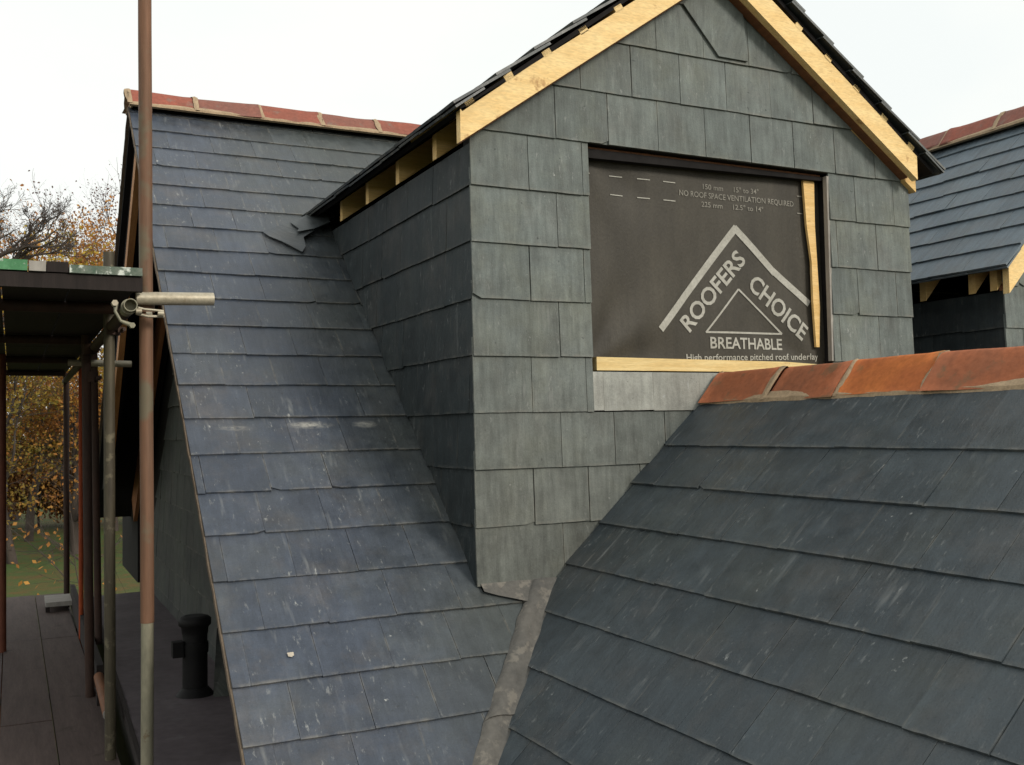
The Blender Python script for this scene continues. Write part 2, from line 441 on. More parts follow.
# ---- main roof
roof = thing('main_roof', 'large blue-grey slate main roof with red ridge tiles, left of the dormer', 'roof', (1.0, 1.5, 0))
nA = V((0, -sA, cA)); eA = V((0, cA, sA))
dA = .1525 / sA
sF = .2377 / sA - 8 * dA
vl = .045                     # width of the lead valley on the main roof
s_lo = sF; s_hi = RZ / sA - .02
def vx(s): return X1 + s * sA / tB - vl
mb = MB()
left = [[(XL, s_lo), (vx(s_lo) , s_lo), (vx(-.035), -.035), (XL, -.035)],
        [(XL, -.035), (.004, -.035), (.004, s_hi), (XL, s_hi)],
        [(.004, 1.86 / sA), (.10, 1.95 / sA), (1.15, s_hi), (.004, s_hi)]]
slating(mb, nA * -.009, eA, nA, left, sF, dA, XL - .05, 1.2, seed=11, wvar=.10, jit=.003, lift=.011, thick=.008)
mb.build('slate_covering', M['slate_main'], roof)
mb = MB()
slating(mb, (0, 0, 0), eA, nA, [[(W + .0, 0), (XR, 0), (XR, s_hi), (W, s_hi)]], sF, dA, W, XR, seed=12, wvar=.1)
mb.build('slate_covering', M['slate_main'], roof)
# rear slope
mb = MB()
slating(mb, (0, 2 * RY, 0), (0, -cA, sA), (0, sA, cA), [[(-XR, -.1), (-XL, -.1), (-XL, s_hi), (-XR, s_hi)]], -.1, dA, -XR, -XL, seed=13)
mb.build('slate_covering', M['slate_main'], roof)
# boarding below the slates: front (left and right of the dormer) and back
mb = MB()
th = .055
def pA(x, s, h=0): return V((x, 0, 0)) + eA * s + nA * h
for poly in ([(XL + .012, s_lo), (vx(s_lo) + .3, s_lo), (X1 + .03, 0), (.03, .03), (.03, s_hi), (XL + .012, s_hi)],
             [(W - .03, -.1), (XR, -.1), (XR, s_hi), (W - .03, s_hi)],
             [(.03, 1.0), (W - .03, 1.0), (W - .03, s_hi), (.03, s_hi)]):
    mb.prism([pA(x, s, -.012 - th) for x, s in poly], nA * th)
nR = V((0, sA, cA))
mb.prism([V((x, 2 * RY, 0)) + V((0, -cA, sA)) * s + nR * (-.012 - th) for x, s in ((XL + .012, -.1), (XL + .012, s_hi + .03), (XR, s_hi + .03), (XR, -.1))], nR * th)
mb.build('roof_boarding', M['felt'], roof)
# mortar-pointed verge edge (front and back slopes)
mb = MB()
N = 150
for side in (0, 1):
    pts = []
    for j in range(N + 1):
        s = s_lo + (s_hi - s_lo) * j / N
        w = noise.noise(V((s * 11, side * 5, 1.7))) * .0035
        for (x, h) in ((.002, -.006), (-.007 + w, -.005), (-.008 + w, -.022), (.016, -.024)):
            p = pA(XL + x, s, h)
            if side: p.y = 2 * RY - p.y
            pts.append(p)
    mb.add(pts, [(j * 4 + k, j * 4 + (k + 1) % 4, (j + 1) * 4 + (k + 1) % 4, (j + 1) * 4 + k) for j in range(N) for k in range(4)])
mb.build('verge_pointing', M['verge'], roof)
ridge_run(roof, (XL - .005, RY, 2.848), (1, 0, 0), XR - XL, .415, [M['terracotta_old'], M['terracotta_dull']], seed=4, scale=1.03, flat=.92)
# lead valley, laid in laps, and the saddle at its head
def lead_sheet(u0, u1, lift, name='lead_valley'):
    m = MB(); NU, NV = 40, 8; pts = []
    for i in range(NU + 1):
        s = u0 + (u1 - u0) * i / NU
        for j in range(NV + 1):
            q = j / NV
            wl = .098 + noise.noise(V((s * 14, 1.1, 6))) * .010
            x = X1 + s * sA / tB - wl + (wl + .03) * q
            h = lift + .012 * math.sin(min(1, q * 1.3) * math.pi) + noise.noise(V((x * 14, s * 14, 4.4))) * .007 + .004 + .006 * q
            if j == 0: h = .0015
            pts.append(pA(x, s, h))
    f = [(i * (NV + 1) + j, i * (NV + 1) + j + 1, (i + 1) * (NV + 1) + j + 1, (i + 1) * (NV + 1) + j) for i in range(NU) for j in range(NV)]
    m.add(pts, f, True)
    edge = [pts[j] for j in range(NV + 1)]
    m.add(edge + [p - nA * .006 for p in edge], [(j, j + 1, j + 1 + NV + 1, j + NV + 1) for j in range(NV)])
    m.build(name, M['lead'], roof)
lead_sheet(s_lo, -.56, .004); lead_sheet(-.60, -.01, .011)
m = MB(); pts = []; NU, NV = 12, 5
for i in range(NU + 1):
    for j in range(NV + 1):
        x = .0 + (X1 + .02) * i / NU; s = -.045 - .055 * min(1, 1.6 * i / NU) + (.08 + .055 * min(1, 1.6 * i / NU)) * j / NV
        pts.append(pA(x, s - .05 * (i / NU) * (1 - j / NV), .017 + noise.noise(V((x * 12, s * 12, 2.2))) * .006))
m.add(pts, [(i * (NV + 1) + j, (i + 1) * (NV + 1) + j, (i + 1) * (NV + 1) + j + 1, i * (NV + 1) + j + 1) for i in range(NU) for j in range(NV)], True)
m.build('lead_saddle', M['lead'], roof)
# lumps and smears of cement left on the slates
def smear(x, z, w, hh, name='cement_smear', seed=1, lift=.006):
    m = MB(); pts = []; c0 = None; K = 26
    ring = []
    for k in range(K):
        a = 2 * math.pi * k / K
        r = 1 + .45 * noise.noise(V((math.cos(a) * 1.7, math.sin(a) * 1.7, seed)))
        ring.append((x + math.cos(a) * w / 2 * r, z / sA + math.sin(a) * hh / 2 * r))
    pts = [pA(x, z / sA, lift + .002)] + [pA(p[0], p[1], lift - .001) for p in ring]
    m.add(pts, [(0, 1 + k, 1 + (k + 1) % K) for k in range(K)], True)
    return m.build(name, M['cement'], roof)
def pA(x, s, h=0): return V((x, 0, 0)) + eA * s + nA * h
smear(-.806, -.152, .022, .022, 'cement_lump', 7, .010)

# ---- wing roof in the foreground
wing = thing('wing_roof', 'dark slate wing roof with bright orange ridge tiles in the right foreground', 'roof', (1.22, -2.2, 0))
XB = 1.222; YE = -4.6
nB = V((-sB, 0, cB)); eB = V((cB, 0, sB))
dB = .16 / sB
sB0 = .06 / sB - 8 * dB
sBt = (XB - X1) / cB - .10
def vy(s): # a coordinate (=-y) of the valley at slope distance s
    z = s * sB
    return -z / tA
mb = MB()
ov = -.012
pcs = [[(ov - .0, 0), (-YE, 0), (-YE, sBt), (ov, sBt)], [(vy(sB0) - .012, sB0), (-YE, sB0), (-YE, 0), (-.012, 0)]]
slating(mb, V((X1, 0, 0)) - nB * .011, eB, nB, pcs, sB0, dB, -.4, -YE, seed=21, last=.95, lift=.013, thick=.0095, wvar=.12, jit=.0028, width=.27)
mb.build('slate_covering', M['slate_wing'], wing)
mb = MB()
nB2 = V((sB, 0, cB)); eB2 = V((-cB, 0, sB)); XB2 = 2 * XB - X1
slating(mb, (XB2, 0, 0), eB2, nB2, [[(YE, sB0), (-.3, sB0), (-.0, 0), (0, sBt), (YE, sBt)]], sB0, dB, YE, 0, seed=22, last=.95, wvar=.1)
mb.build('slate_covering', M['slate_wing'], wing)
mb = MB()
def pB(y, s, h): return V((X1, y, 0)) + eB * s + nB * h
sBt = (XB - X1) / cB - .03
mb.prism([pB(y, s, -.07) for y, s in ((vy(sB0) * -1, sB0), (YE + .01, sB0), (YE + .01, sBt), (-.0, sBt), (0, 0))], nB * .055)
mb.prism([V((XB2, y, 0)) + eB2 * s + nB2 * -.07 for y, s in ((0, sB0), (YE + .01, sB0), (YE + .01, sBt), (0, sBt))], nB2 * .055)
mb.build('roof_boarding', M['felt'], wing)
ridge_run(wing, (XB, -.02, .868), (0, -1, 0), 4.55, .4125, [M['terracotta_brown'], M['terracotta_brown'], M['terracotta'], M['terracotta_brown']], seed=8, flat=1.02, scale=1.03)

# ---- dormers
def dormer(dm, x0, w, y0, zt, slope, lift_slope, rows_k, eave_over, mats, gauge_roof, seed, window=None, full=True, zcheek=1.80, roof_e=None, zbot=0.0, tail=3.2):
    """slate-hung gabled dormer, its front in the plane y0"""
    x1 = x0 + w; xc = x0 + w / 2
    def zr(x): return zt + slope * (min(x - x0, x1 - x))          # under edge of the rake
    apex = zr(xc)
    zl = None
    # --- wall slates
    mb = MB()
    if window:
        wx0, wx1, wz0, wz1 = window
        pcs = [[(x0 - .015, zbot), (wx0, zbot), (wx0, wz1), (x0 - .015, wz1)],
               [(wx1, zbot), (x1 + .012, zbot), (x1 + .012, wz1), (wx1, wz1)],
               [(wx0, zbot), (wx1, zbot), (wx1, 3 * G - .004), (wx0, 3 * G - .004)]]
        jo = {}
        for r in range(0, 14):
            off = .25 if r % 2 else .385
            xs = [x0 - .015, x0 + off]
            if off > .3: pass
            x = xs[-1]
            while x < x1 - .3: x += .262; xs.append(x)
            xs.append(x1 + .012) if x1 + .012 - xs[-1] < .3 else xs.extend([xs[-1] + .15, x1 + .012])
            jo[r] = xs
        lz = wz1
    else:
        pcs = [[(x0 - .015, zbot), (x1 + .012, zbot), (x1 + .012, zt), (x0 - .015, zt)]]; jo = None; lz = zt
    pcs.append([(x0 - .015, lz), (x1 + .012, lz), (x1 + .012, zr(x1) + .03), (xc, apex + .03), (x0 - .015, zr(x0) + .03)])
    slating(mb, (0, y0, 0), (0, 0, 1), (0, -1, 0), pcs, zbot, G, x0 - .012, x1 + .012, seed=seed, jit=.002, lift=.012, joints=jo, gap=.0019, rag=.0007)
    mb.build('front_slates', mats[0], dm)
    if window:
        mb = MB()
        slating(mb, (0, y0, 0), (0, 0, 1), (0, -1, 0), [[(wx0, 3 * G), (wx1, 3 * G), (wx1, wz0), (wx0, wz0)]], 3 * G, G, wx0, wx1, width=.2, seed=seed + 5, lift=.012, wvar=.3)
        mb.build('apron_slates', M['slate_apron'], dm)
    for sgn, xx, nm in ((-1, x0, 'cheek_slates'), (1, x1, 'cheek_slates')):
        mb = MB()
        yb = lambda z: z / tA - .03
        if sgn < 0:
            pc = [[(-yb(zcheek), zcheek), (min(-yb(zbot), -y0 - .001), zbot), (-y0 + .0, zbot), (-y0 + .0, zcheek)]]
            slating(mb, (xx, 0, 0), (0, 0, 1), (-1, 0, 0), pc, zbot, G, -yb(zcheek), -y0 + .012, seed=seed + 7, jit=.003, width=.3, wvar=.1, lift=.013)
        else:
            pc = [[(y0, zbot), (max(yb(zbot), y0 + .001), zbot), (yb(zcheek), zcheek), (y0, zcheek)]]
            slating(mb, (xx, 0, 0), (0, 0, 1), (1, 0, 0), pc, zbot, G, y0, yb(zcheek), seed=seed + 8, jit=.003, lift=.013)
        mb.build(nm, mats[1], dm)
    # --- solid walls behind the slates
    mb = MB(); d = .10; e = .004
    if window:
        mb.box2((x0 + e, y0 + e, zbot), (wx0 - .004, y0 + d, zt)); mb.box2((wx1 + .004, y0 + e, zbot), (x1 - e, y0 + d, zt))
        mb.box2((wx0 - .002, y0 + e, zbot), (wx1 + .002, y0 + d + .002, wz0 - .02))
        mb.box2((wx0 - .002, y0 + e + .002, wz1 + .006), (wx1 + .002, y0 + d + .002, wz1 + .05))
    else:
        mb.box2((x0 + e, y0 + e, zbot), (x1 - e, y0 + d, zt))
    mb.prism([(x0 + e, y0 + e, zt + .002), (x1 - e, y0 + e, zt + .002), (xc, y0 + e, apex)], (0, d, 0))
    for xx in (x0 + e, x1 - .08 - e):
        mb.prism([(xx, y0 + d + .002, zbot), (xx, zcheek / tA + .1, zcheek - .01), (xx, y0 + d + .002, zcheek - .01)], (.08, 0, 0))
    mb.build('wall_core', M['felt'], dm)
    # --- roof: boarding, slates on both slopes
    sl = lift_slope; an = math.atan(sl); ca, sa = math.cos(an), math.sin(an)
    ex0 = x0 - eave_over; ze, zrg = roof_e
    yf = y0 - .135
    def yA(z): return z / tA + .02
    for sgn in (-1, 1):
        xe = ex0 if sgn < 0 else 2 * xc - ex0
        es = V((ca * -sgn, 0, sa)); n = V((sgn * sa, 0, ca))
        Lr = (xc - ex0) / ca
        # a = -y for left slope, +y for right
        if sgn < 0:
            pc = [(-yA(ze), 0), (-yf, 0), (-yf, Lr), (-yA(zrg), Lr)]; a0, a1 = -yA(zrg), -yf
        else:
            pc = [(yf, 0), (yA(ze), 0), (yA(zrg), Lr), (yf, Lr)]; a0, a1 = yf, yA(zrg)
        mb = MB()
        slating(mb, (xe, 0, ze), es, n, [pc], 0, gauge_roof, a0, a1, seed=seed + 20 + sgn, wvar=.1, lift=.017, thick=.011, jit=.006)
        # doubled slates along the eave
        slating(mb, (xe, 0, ze - .012), es, n, [[(p[0], min(p[1], .16)) for p in pc]], .004, .4, a0, a1, seed=seed + 24 + sgn, lift=.008)
        mb.build('slate_covering', mats[2], dm)
        mb = MB()
        def rp(y, s, h): return V((xe, y, ze)) + es * s + n * h
        mb.prism([rp(y, s, -.034) for y, s in ((yf + .035, .03), (yA(ze) + .03, .03), (yA(zrg) + .03, Lr), (yf + .035, Lr))], n * .018)
        mb.build('roof_underlay', M['felt'], dm)
    # --- bargeboards with battens
    bw, bt = .105, .038
    yb0 = y0 - .10
    lo = zt + .0
    for sgn in (-1, 1):
        f = lambda x: (x if sgn < 0 else 2 * xc - x)
        xa = x0 - .095 if sgn < 0 else x0 + .022
        za = zr(x0) + slope * (xa - x0)
        drop = .105 * math.sqrt(1 + slope * slope)
        mb = MB()
        prof = [(f(xa), yb0, za - .02), (f(xc), yb0, zr(xc) - .02), (f(xc), yb0, zr(xc) - .02 + drop), (f(xa), yb0, za - .02 + drop)]
        if sgn > 0: prof = prof[::-1]
        mb.prism(prof, (0, bt, 0))
        mb.build('bargeboard', M['timber_rake'], dm)
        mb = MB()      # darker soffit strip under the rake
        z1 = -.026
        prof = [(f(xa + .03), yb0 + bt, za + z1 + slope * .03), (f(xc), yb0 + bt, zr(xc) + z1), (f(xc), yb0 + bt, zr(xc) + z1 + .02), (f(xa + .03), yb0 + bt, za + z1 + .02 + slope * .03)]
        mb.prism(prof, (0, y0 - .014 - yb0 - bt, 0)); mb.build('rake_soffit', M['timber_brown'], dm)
        # batten ends showing between bargeboard and slates
        nb = 7
        for k in range(nb):
            u = .05 + k * gauge_roof * .985
            xk = xa + u * ca
            if xk > xc - .03: break
            zk = za - .02 + drop + slope * (xk - xa)
            m2 = MB()
            rot = Matrix.Rotation(-math.atan(slope) if sgn < 0 else math.atan(slope), 3, 'Y')
            m2.box((f(xk), yb0 + .30, zk + .010), (.045, .60, .026), rot)
            m2.build('batten', M['timber_rake'], dm)
    # --- rafter feet under both eaves
    for sgn in (-1, 1):
        f = lambda x: (x if sgn < 0 else 2 * xc - x)
        ys = [y0 - .035, y0 + .30, y0 + .775, y0 + 1.235, y0 + 1.695] if full else [y0 + .02, y0 + .16, y0 + .5]
        for k, yk in enumerate(ys):
            xa = x0 - .035; zlo = zcheek + .004
            zhi = lambda x: ze + sl * (x - ex0) - .042 / ca
            xi = x0 + .42
            m2 = MB()
            pr = [(f(xa), yk, zlo), (f(xi), yk, zhi(xi) - .13), (f(xi), yk, zhi(xi)), (f(xa), yk, zhi(xa))]
            if sgn > 0: pr = pr[::-1]
            m2.prism(pr, (0, .045, 0)); m2.build('rafter_foot', M['timber_new'], dm)
    return apex

d1 = thing('dormer', 'large slate-hung gabled dormer with yellow bargeboards and a felted window opening', 'dormer', (W / 2, 0, 0), 'gabled dormers in the main roof')
WIN = (.545, 1.915, .865, 1.858)
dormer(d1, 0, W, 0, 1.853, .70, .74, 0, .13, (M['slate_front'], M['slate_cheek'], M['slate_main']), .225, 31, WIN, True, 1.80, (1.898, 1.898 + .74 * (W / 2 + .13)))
# ragged slates where the eave runs out onto the main roof
mb = MB()
def onA(x, y, h): return V((x, y, tA * y)) + nA * h
slate_piece(mb, [onA(-.03, 2.18, .05), onA(-.135, 2.10, .040), onA(-.42, 1.975, .012), onA(-.39, 1.935, .016), onA(-.33, 1.90, .018), onA(-.235, 1.82, .022), onA(-.205, 1.86, .028), onA(-.20, 1.93, .03), onA(-.12, 1.98, .045), onA(-.03, 2.06, .05)], nA, .005, 3)
slate_piece(mb, [onA(-.02, 2.17, .062), onA(-.13, 2.10, .052), onA(-.25, 2.03, .040), onA(-.215, 1.98, .044), onA(-.235, 1.955, .042), onA(-.13, 1.975, .056), onA(-.02, 2.03, .065)], nA, .005, 5)
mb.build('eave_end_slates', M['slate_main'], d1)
# cut slate near the apex, its diagonal edge showing
mb = MB()
slate_piece(mb, [(1.06, -.018, 2.555), (1.25, -.026, 2.335), (1.42, -.026, 2.335), (1.40, -.018, 2.60), (1.222, -.014, 2.70)], (0, -1, 0), .008, 8)
mb.build('cut_slate', M['slate_front'], d1)
# lining boards, sill batten and dark head strip of the window opening
mb = MB()
mb.prism([(.575, .008, .872), (1.905, .004, .872), (1.905, .004, .908), (1.62, .004, .922), (.575, .008, .930)], (0, .04, 0))
mb.build('sill_batten', M['timber_sill'], d1)
mb = MB()
mb.prism([(1.800, .045, 1.82), (1.812, .043, 1.60), (1.836, .042, 1.42), (1.838, .042, 1.22), (1.850, .043, 1.0), (1.872, .045, 1.0), (1.880, .042, 1.2), (1.868, .04, 1.45), (1.862, .04, 1.6), (1.870, .045, 1.82)], (0, .014, 0))
mb.build('jamb_batten', M['timber_new'], d1)
mb = MB()
mb.box2((WIN[0] + .01, .035, 1.842), (1.90, .05, 1.853)); mb.build('head_batten', M['timber_brown'], d1)
mb = MB()
mb.prism([(WIN[0] + .006, .022, 1.800), (1.905, .022, 1.822), (1.905, .022, 1.8405), (WIN[0] + .006, .022, 1.8405)], (0, .03, 0)); mb.build('head_shade_strip', M['felt'], d1)  # dark strip added as the shade of the recess under the window head
mb = MB()
mb.box2((WIN[1] - .012, -.006, .93), (WIN[1] + .002, .02, 1.84)); mb.build('jamb_trim', M['board_grey'], d1)

# second dormer further right
X2 = 3.17
d2 = thing('dormer', 'smaller gabled dormer with pale slates and a red ridge at the right edge, partly hidden', 'dormer', (X2 + .95, 0, 0), 'gabled dormers in the main roof')
W2 = 2 * (4.12 - X2)
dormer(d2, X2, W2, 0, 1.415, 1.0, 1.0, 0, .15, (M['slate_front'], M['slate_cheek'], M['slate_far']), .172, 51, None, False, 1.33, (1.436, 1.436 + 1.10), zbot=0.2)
ridge_run(d2, (4.12, -.14, 2.636), (0, 1, 0), 2.9, .415, [M['terracotta_old'], M['terracotta_dull']], seed=6, flat=1.0)

# ---- underlay membrane in the window opening
def wave(x, z):
    b = .010 * math.sin(x * 5.2 + z * 1.3) * (1.0 - .4 * (z - .9)) + .006 * math.sin(x * 11 - z * 4)
    b += .012 * noise.noise(V((x * 2.4, z * 1.7, 3.3)))
    # folds pulled towards the two lower corners
    for (cx, cz, a) in ((1.9, .86, .012), (.54, .88, .014), (.54, 1.86, .008)):
        dx, dz = x - cx, z - cz; r = math.hypot(dx, dz)
        b += a * math.sin(math.atan2(dz, dx) * 8) * math.exp(-((r - .3) / .22) ** 2)
    return .072 + b * .5 + .006 * noise.noise(V((x * 7, z * 3, 9.1))) * (1.9 - z)
mem = thing('underlay_membrane', 'dark brown roofing underlay with grey printed logo filling the dormer window opening', 'roofing membrane', (1.23, .07, .9))
mb = MB(); NX, NZ = 90, 66; pts = []
for i in range(NX + 1):
    for j in range(NZ + 1):
        x = WIN[0] - .01 + (WIN[1] - WIN[0] + .02) * i / NX; z = .83 + (1.86 - .83) * j / NZ
        pts.append((x, wave(x, z), z))
mb.add(pts, [(i * (NZ + 1) + j, (i + 1) * (NZ + 1) + j, (i + 1) * (NZ + 1) + j + 1, i * (NZ + 1) + j + 1) for i in range(NX) for j in range(NZ)], True)
mb.build('membrane_sheet', M['membrane'], mem)

def lettering(body, p0, p1, cap, mat, bold=.0, name='printed_lettering', up=None):
    """text whose baseline runs p0->p1 (x,z on the membrane), fitted to that length"""
    cu = bpy.data.curves.new('lettering', 'FONT'); cu.body = body; cu.size = 1.0; cu.offset = bold
    cu.resolution_u = 3
    ob = bpy.data.objects.new('lettering', cu); COL.objects.link(ob)
    dg = bpy.context.evaluated_depsgraph_get(); dg.update()
    me = bpy.data.meshes.new_from_object(ob.evaluated_get(dg))
    bpy.data.objects.remove(ob); bpy.data.curves.remove(cu)
    bm = bmesh.new(); bm.from_mesh(me)
    bmesh.ops.triangulate(bm, faces=bm.faces[:])
    for _ in range(3):      # split long edges so the letters follow the folds of the sheet
        long_e = [e for e in bm.edges if e.calc_length() * cap / .69 > .018]
        if not long_e: break
        bmesh.ops.subdivide_edges(bm, edges=long_e, cuts=1)
        bmesh.ops.triangulate(bm, faces=bm.faces[:])
    bm.to_mesh(me); bm.free()
    xs = [v.co.x for v in me.vertices]; ys = [v.co.y for v in me.vertices]
    xa, xb = min(xs), max(xs); capu = .69
    d = V((p1[0] - p0[0], p1[1] - p0[1])); Ln = d.length; d /= Ln
    u = V((-d.y, d.x)) if up is None else V(up).normalized()
    mbb = MB()
    pts = []
    for v in me.vertices:
        a = (v.co.x - xa) / (xb - xa) * Ln; h = v.co.y / capu * cap
        x = p0[0] + d.x * a + u.x * h; z = p0[1] + d.y * a + u.y * h
        pts.append((x, wave(x, z) - .0030, z))
    mbb.add(pts, [tuple(p.vertices) for p in me.polygons])
    bpy.data.meshes.remove(me)
    return mbb.build(name, mat, mem)
def stroke(mbb, p, q, w, nseg=16):
    p = V(p); q = V(q); d = (q - p).normalized(); n = V((-d.y, d.x)) * w / 2
    pts = []
    for i in range(nseg + 1):
        c = p + (q - p) * i / nseg
        for s in (-1, 1):
            e = c + n * s; pts.append((e.x, wave(e.x, e.y) - .0030, e.y))
    mbb.add(pts, [(2 * i, 2 * i + 1, 2 * i + 3, 2 * i + 2) for i in range(nseg)])
mb = MB()
stroke(mb, (.955, 1.065), (1.400, 1.565), .034); stroke(mb, (1.388, 1.562), (1.62, 1.355), .034); stroke(mb, (1.61, 1.366), (1.838, 1.215), .034)
mb.build('printed_roof_mark', M['print'], mem)
mb = MB()
stroke(mb, (1.21, 1.058), (1.402, 1.268), .009); stroke(mb, (1.402, 1.268), (1.662, 1.062), .009); stroke(mb, (1.21, 1.060), (1.662, 1.062), .009)
mb.build('printed_triangle', M['print'], mem)
lettering('ROOFERS', (1.118, 1.055), (1.452, 1.405), .078, M['print'], .022)
lettering('CHOICE', (1.456, 1.283), (1.775, 1.030), .082, M['print'], .022)
lettering('BREATHABLE', (1.232, .985), (1.662, .985), .052, M['print'], .018)
lettering('High performance pitched roof underlay', (1.095, .925), (1.875, .940), .030, M['print'], .008)
lettering('NO ROOF SPACE VENTILATION REQUIRED', (1.075, 1.690), (1.752, 1.690), .026, M['print_faint'], .006)
lettering('150 mm', (1.213, 1.732), (1.33, 1.732), .024, M['print_faint'], .006)
lettering('15\u00b0 to 34\u00b0', (1.392, 1.732), (1.535, 1.732), .024, M['print_faint'], .006)
lettering('225 mm', (1.203, 1.648), (1.325, 1.648), .024, M['print_faint'], .006)
lettering('12.5\u00b0 to 14\u00b0', (1.385, 1.648), (1.56, 1.648), .024, M['print_faint'], .006)
for z in (1.745, 1.66):
    for x in (.56, .70, .845, .985, 1.775):
        mb = MB(); stroke(mb, (x, z), (x + (.068 if 1 < x * 10 < 17 and x > .6 else .035), z), .0045, 4)
        mb.build('printed_dash', M['print_faint'] if x > 1.5 else M['print'], mem)

# ---- gable wall at the left end of the house
XG = -.64
ZF = -.66
gab = thing('gable_wall', 'dark gable end wall under the left verge, slate-hung low down, with dark panels behind, one standing in for shade', 'wall', (XG, 2, ZF), None)
mb = MB()
slating(mb, (XG, 0, 0), (0, 0, 1), (-1, 0, 0), [[(-5.6, ZF), (.55, ZF), (-2.62, 2.2)]], -.80, G, -5.6, .6, seed=61, width=.28)
mb.build('wall_slates', M['slate_gable'], gab)
mb = MB()
mb.prism([(XG + .004, -.75, -1.2), (XG + .004, -.6, -.64), (XG + .004, RY, RZ - .12), (XG + .004, 2 * RY - .1, .0), (XG + .004, 2 * RY - .1, -4.0), (XG + .004, -.8, -4.0)], (.2, 0, 0))
mb.build('wall_core', M['felt'], gab)
mb = MB()
mb.prism([(-.97, RY + .02, 2.66), (-.97, 2 * RY - .16, .14), (-.97, 5.0, .25), (-.97, 2.74, 2.36)], (.03, 0, 0))
mb.build('dark_or_shade_panel', M['felt'], gab)
mb = MB()
mb.prism([(-.70, 3.3, 1.90), (-.70, 3.3, 2.42), (-.70, 6.0, .02), (-.70, 7.0, .02), (-.70, 7.0, ZF + .01), (-.70, 5.65, ZF + .01), (-.70, 5.65, -.05)], (.05, 0, 0))
mb.build('dark_or_shade_panel', M['felt'], gab)  # black sheet standing in for shade on the wall beyond
mb = MB()
mb.bar((-.715, 3.25, 2.04), (-.715, 5.75, -.03), .03, .24, up=(0, 0, 1), shift=.0); mb.build('raking_board', M['timber_mid'], gab)
mb = MB()
mb.bar((-.99, 2.74, 2.38), (-.99, 4.72, .50), .04, .10, up=(0, 0, 1)); mb.build('raking_board', M['timber_tan'], gab)

# ---- low flat roof beside the gable
fl = thing('flat_roof', 'low flat roof of dark felt beside the gable wall, with a black pipe on it', 'flat roof', (-1.0, 2.0, ZF))
mb = MB()
NX, NY = 14, 120; pts = []
for i in range(NX + 1):
    for j in range(NY + 1):
        y = -.05 + 5.2 * j / NY
        xl = -1.232 + .135 * j / NY
        x = xl + (-.645 - xl) * i / NX
        pts.append((x, y, ZF + noise.noise(V((x * 5, y * 3, .3))) * .005))
mb.add(pts, [(i * (NY + 1) + j, (i + 1) * (NY + 1) + j, (i + 1) * (NY + 1) + j + 1, i * (NY + 1) + j + 1) for i in range(NX) for j in range(NY)], True)
mb.build('felt_surface', M['flat'], fl)
mb = MB()
mb.prism([(-1.228, -.05, ZF - .012), (-.65, -.05, ZF - .012), (-.65, 5.14, ZF - .012), (-1.094, 5.14, ZF - .012)], (0, 0, -.6))
mb.build('fascia', M['felt'], fl)
mb = MB()
mb.bar((-1.236, -.05, ZF - .022), (-1.101, 5.15, ZF - .022), .02, .05); mb.build('edge_trim', M['board_dark'], fl)
# lower part of the house below the eaves, for views from the side
hw = thing('house_wall', 'plain dark lower wall of the house beneath the eaves', 'wall', (2.5, 2, -4))
mb = MB(); mb.box2((-.7, -.86, -4), (5.8, 5.9, -.98)); mb.box2((-.05, -4.4, -4), (2.45, -.865, -.98))
mb.build('wall_core', M['felt'], hw)

# ---- black pipe on the flat roof
QX, QY = -.865, 1.52
pp = thing('soil_pipe', 'short black plastic pipe with a flared collar standing on the flat roof', 'pipe', (QX, QY, ZF))
def pz(*zr): return [(QX, QY, ZF + z) for z in zr]
mb = MB(); mb.tube(pz(0, .34), .060, 22); mb.build('pipe_body', M['plastic_black'], pp)
mb = MB(); mb.tube(pz(.30, .335, .345, .375, .385, .39), [.062, .066, .078, .078, .066, .05], 22); mb.build('collar', M['plastic_black'], pp)
mb = MB(); mb.tube(pz(0, .02, .04), [.095, .08, .062], 22); mb.build('base_flange', M['plastic_black'], pp)
mb = MB(); mb.box((QX - .085, QY - .01, ZF + .235), (.05, .06, .075)); mb.tube(pz(.21, .26), .065, 22); mb.build('bracket', M['plastic_black'], pp)
off = MB(); slate_piece(off, [(QX + .07, 1.42, ZF + .003), (-.70, 1.40, ZF + .003), (-.655, 1.62, ZF + .33), (QX + .12, 1.60, ZF + .30)], (-.3, -.8, .5), .008, 4)
tag(off.build('slate_offcut', M['slate_gable'], None), 'broken dark slate leaning against the gable wall behind the black pipe', 'slate offcut')

# ------------------------------------------------------------------ scaffold
TR = .0242
sc = thing('scaffold', 'rusty tube scaffold with two board platforms along the left gable', 'scaffold', (-1.8, 2, -4))
def tube(name, a, b, mat, r=TR, hollow=.86):
    m = MB(); a = V(a); b = V(b)
    n = max(2, int((b - a).length / .25))
    m.tube([a + (b - a) * i / n + V((noise.noise(V((i * .7, r * 99, a.x * 5))), noise.noise(V((i * .7, 9, a.y * 5))), 0)) * .0012 for i in range(n + 1)], r, 18, hollow=hollow)
    return m.build(name, mat, sc)
PX, PY = -1.213, .38
tube('standard', (PX - .012, PY, 3.2), (PX - .004, PY, -.085), M['rust'], .0252)
tube('standard', (PX - .004, PY, -.07), (PX - .006, PY, ZF), M['galv'], .0232)
tube('standard', (-1.301, 1.05, 1.44), (-1.283, 1.05, -4), M['tube_olive'], .0235)
tube('standard', (-1.322, 2.25, 1.18), (-1.262, 2.25, -4), M['rust_dark'])
tube('standard', (-1.225, 3.1, 1.18), (-1.196, 3.1, ZF), M['rust_dark'], .022)
tube('standard', (-1.248, 4.0, 1.18), (-1.238, 4.0, -4), M['rust_orange'], .016)
tube('standard', (-1.745, 3.79, 1.18), (-1.719, 3.79, -4), M['rust_red'], .0265)
tube('standard', (-2.6, .4, 2.2), (-2.6, .4, -4), M['rust'])
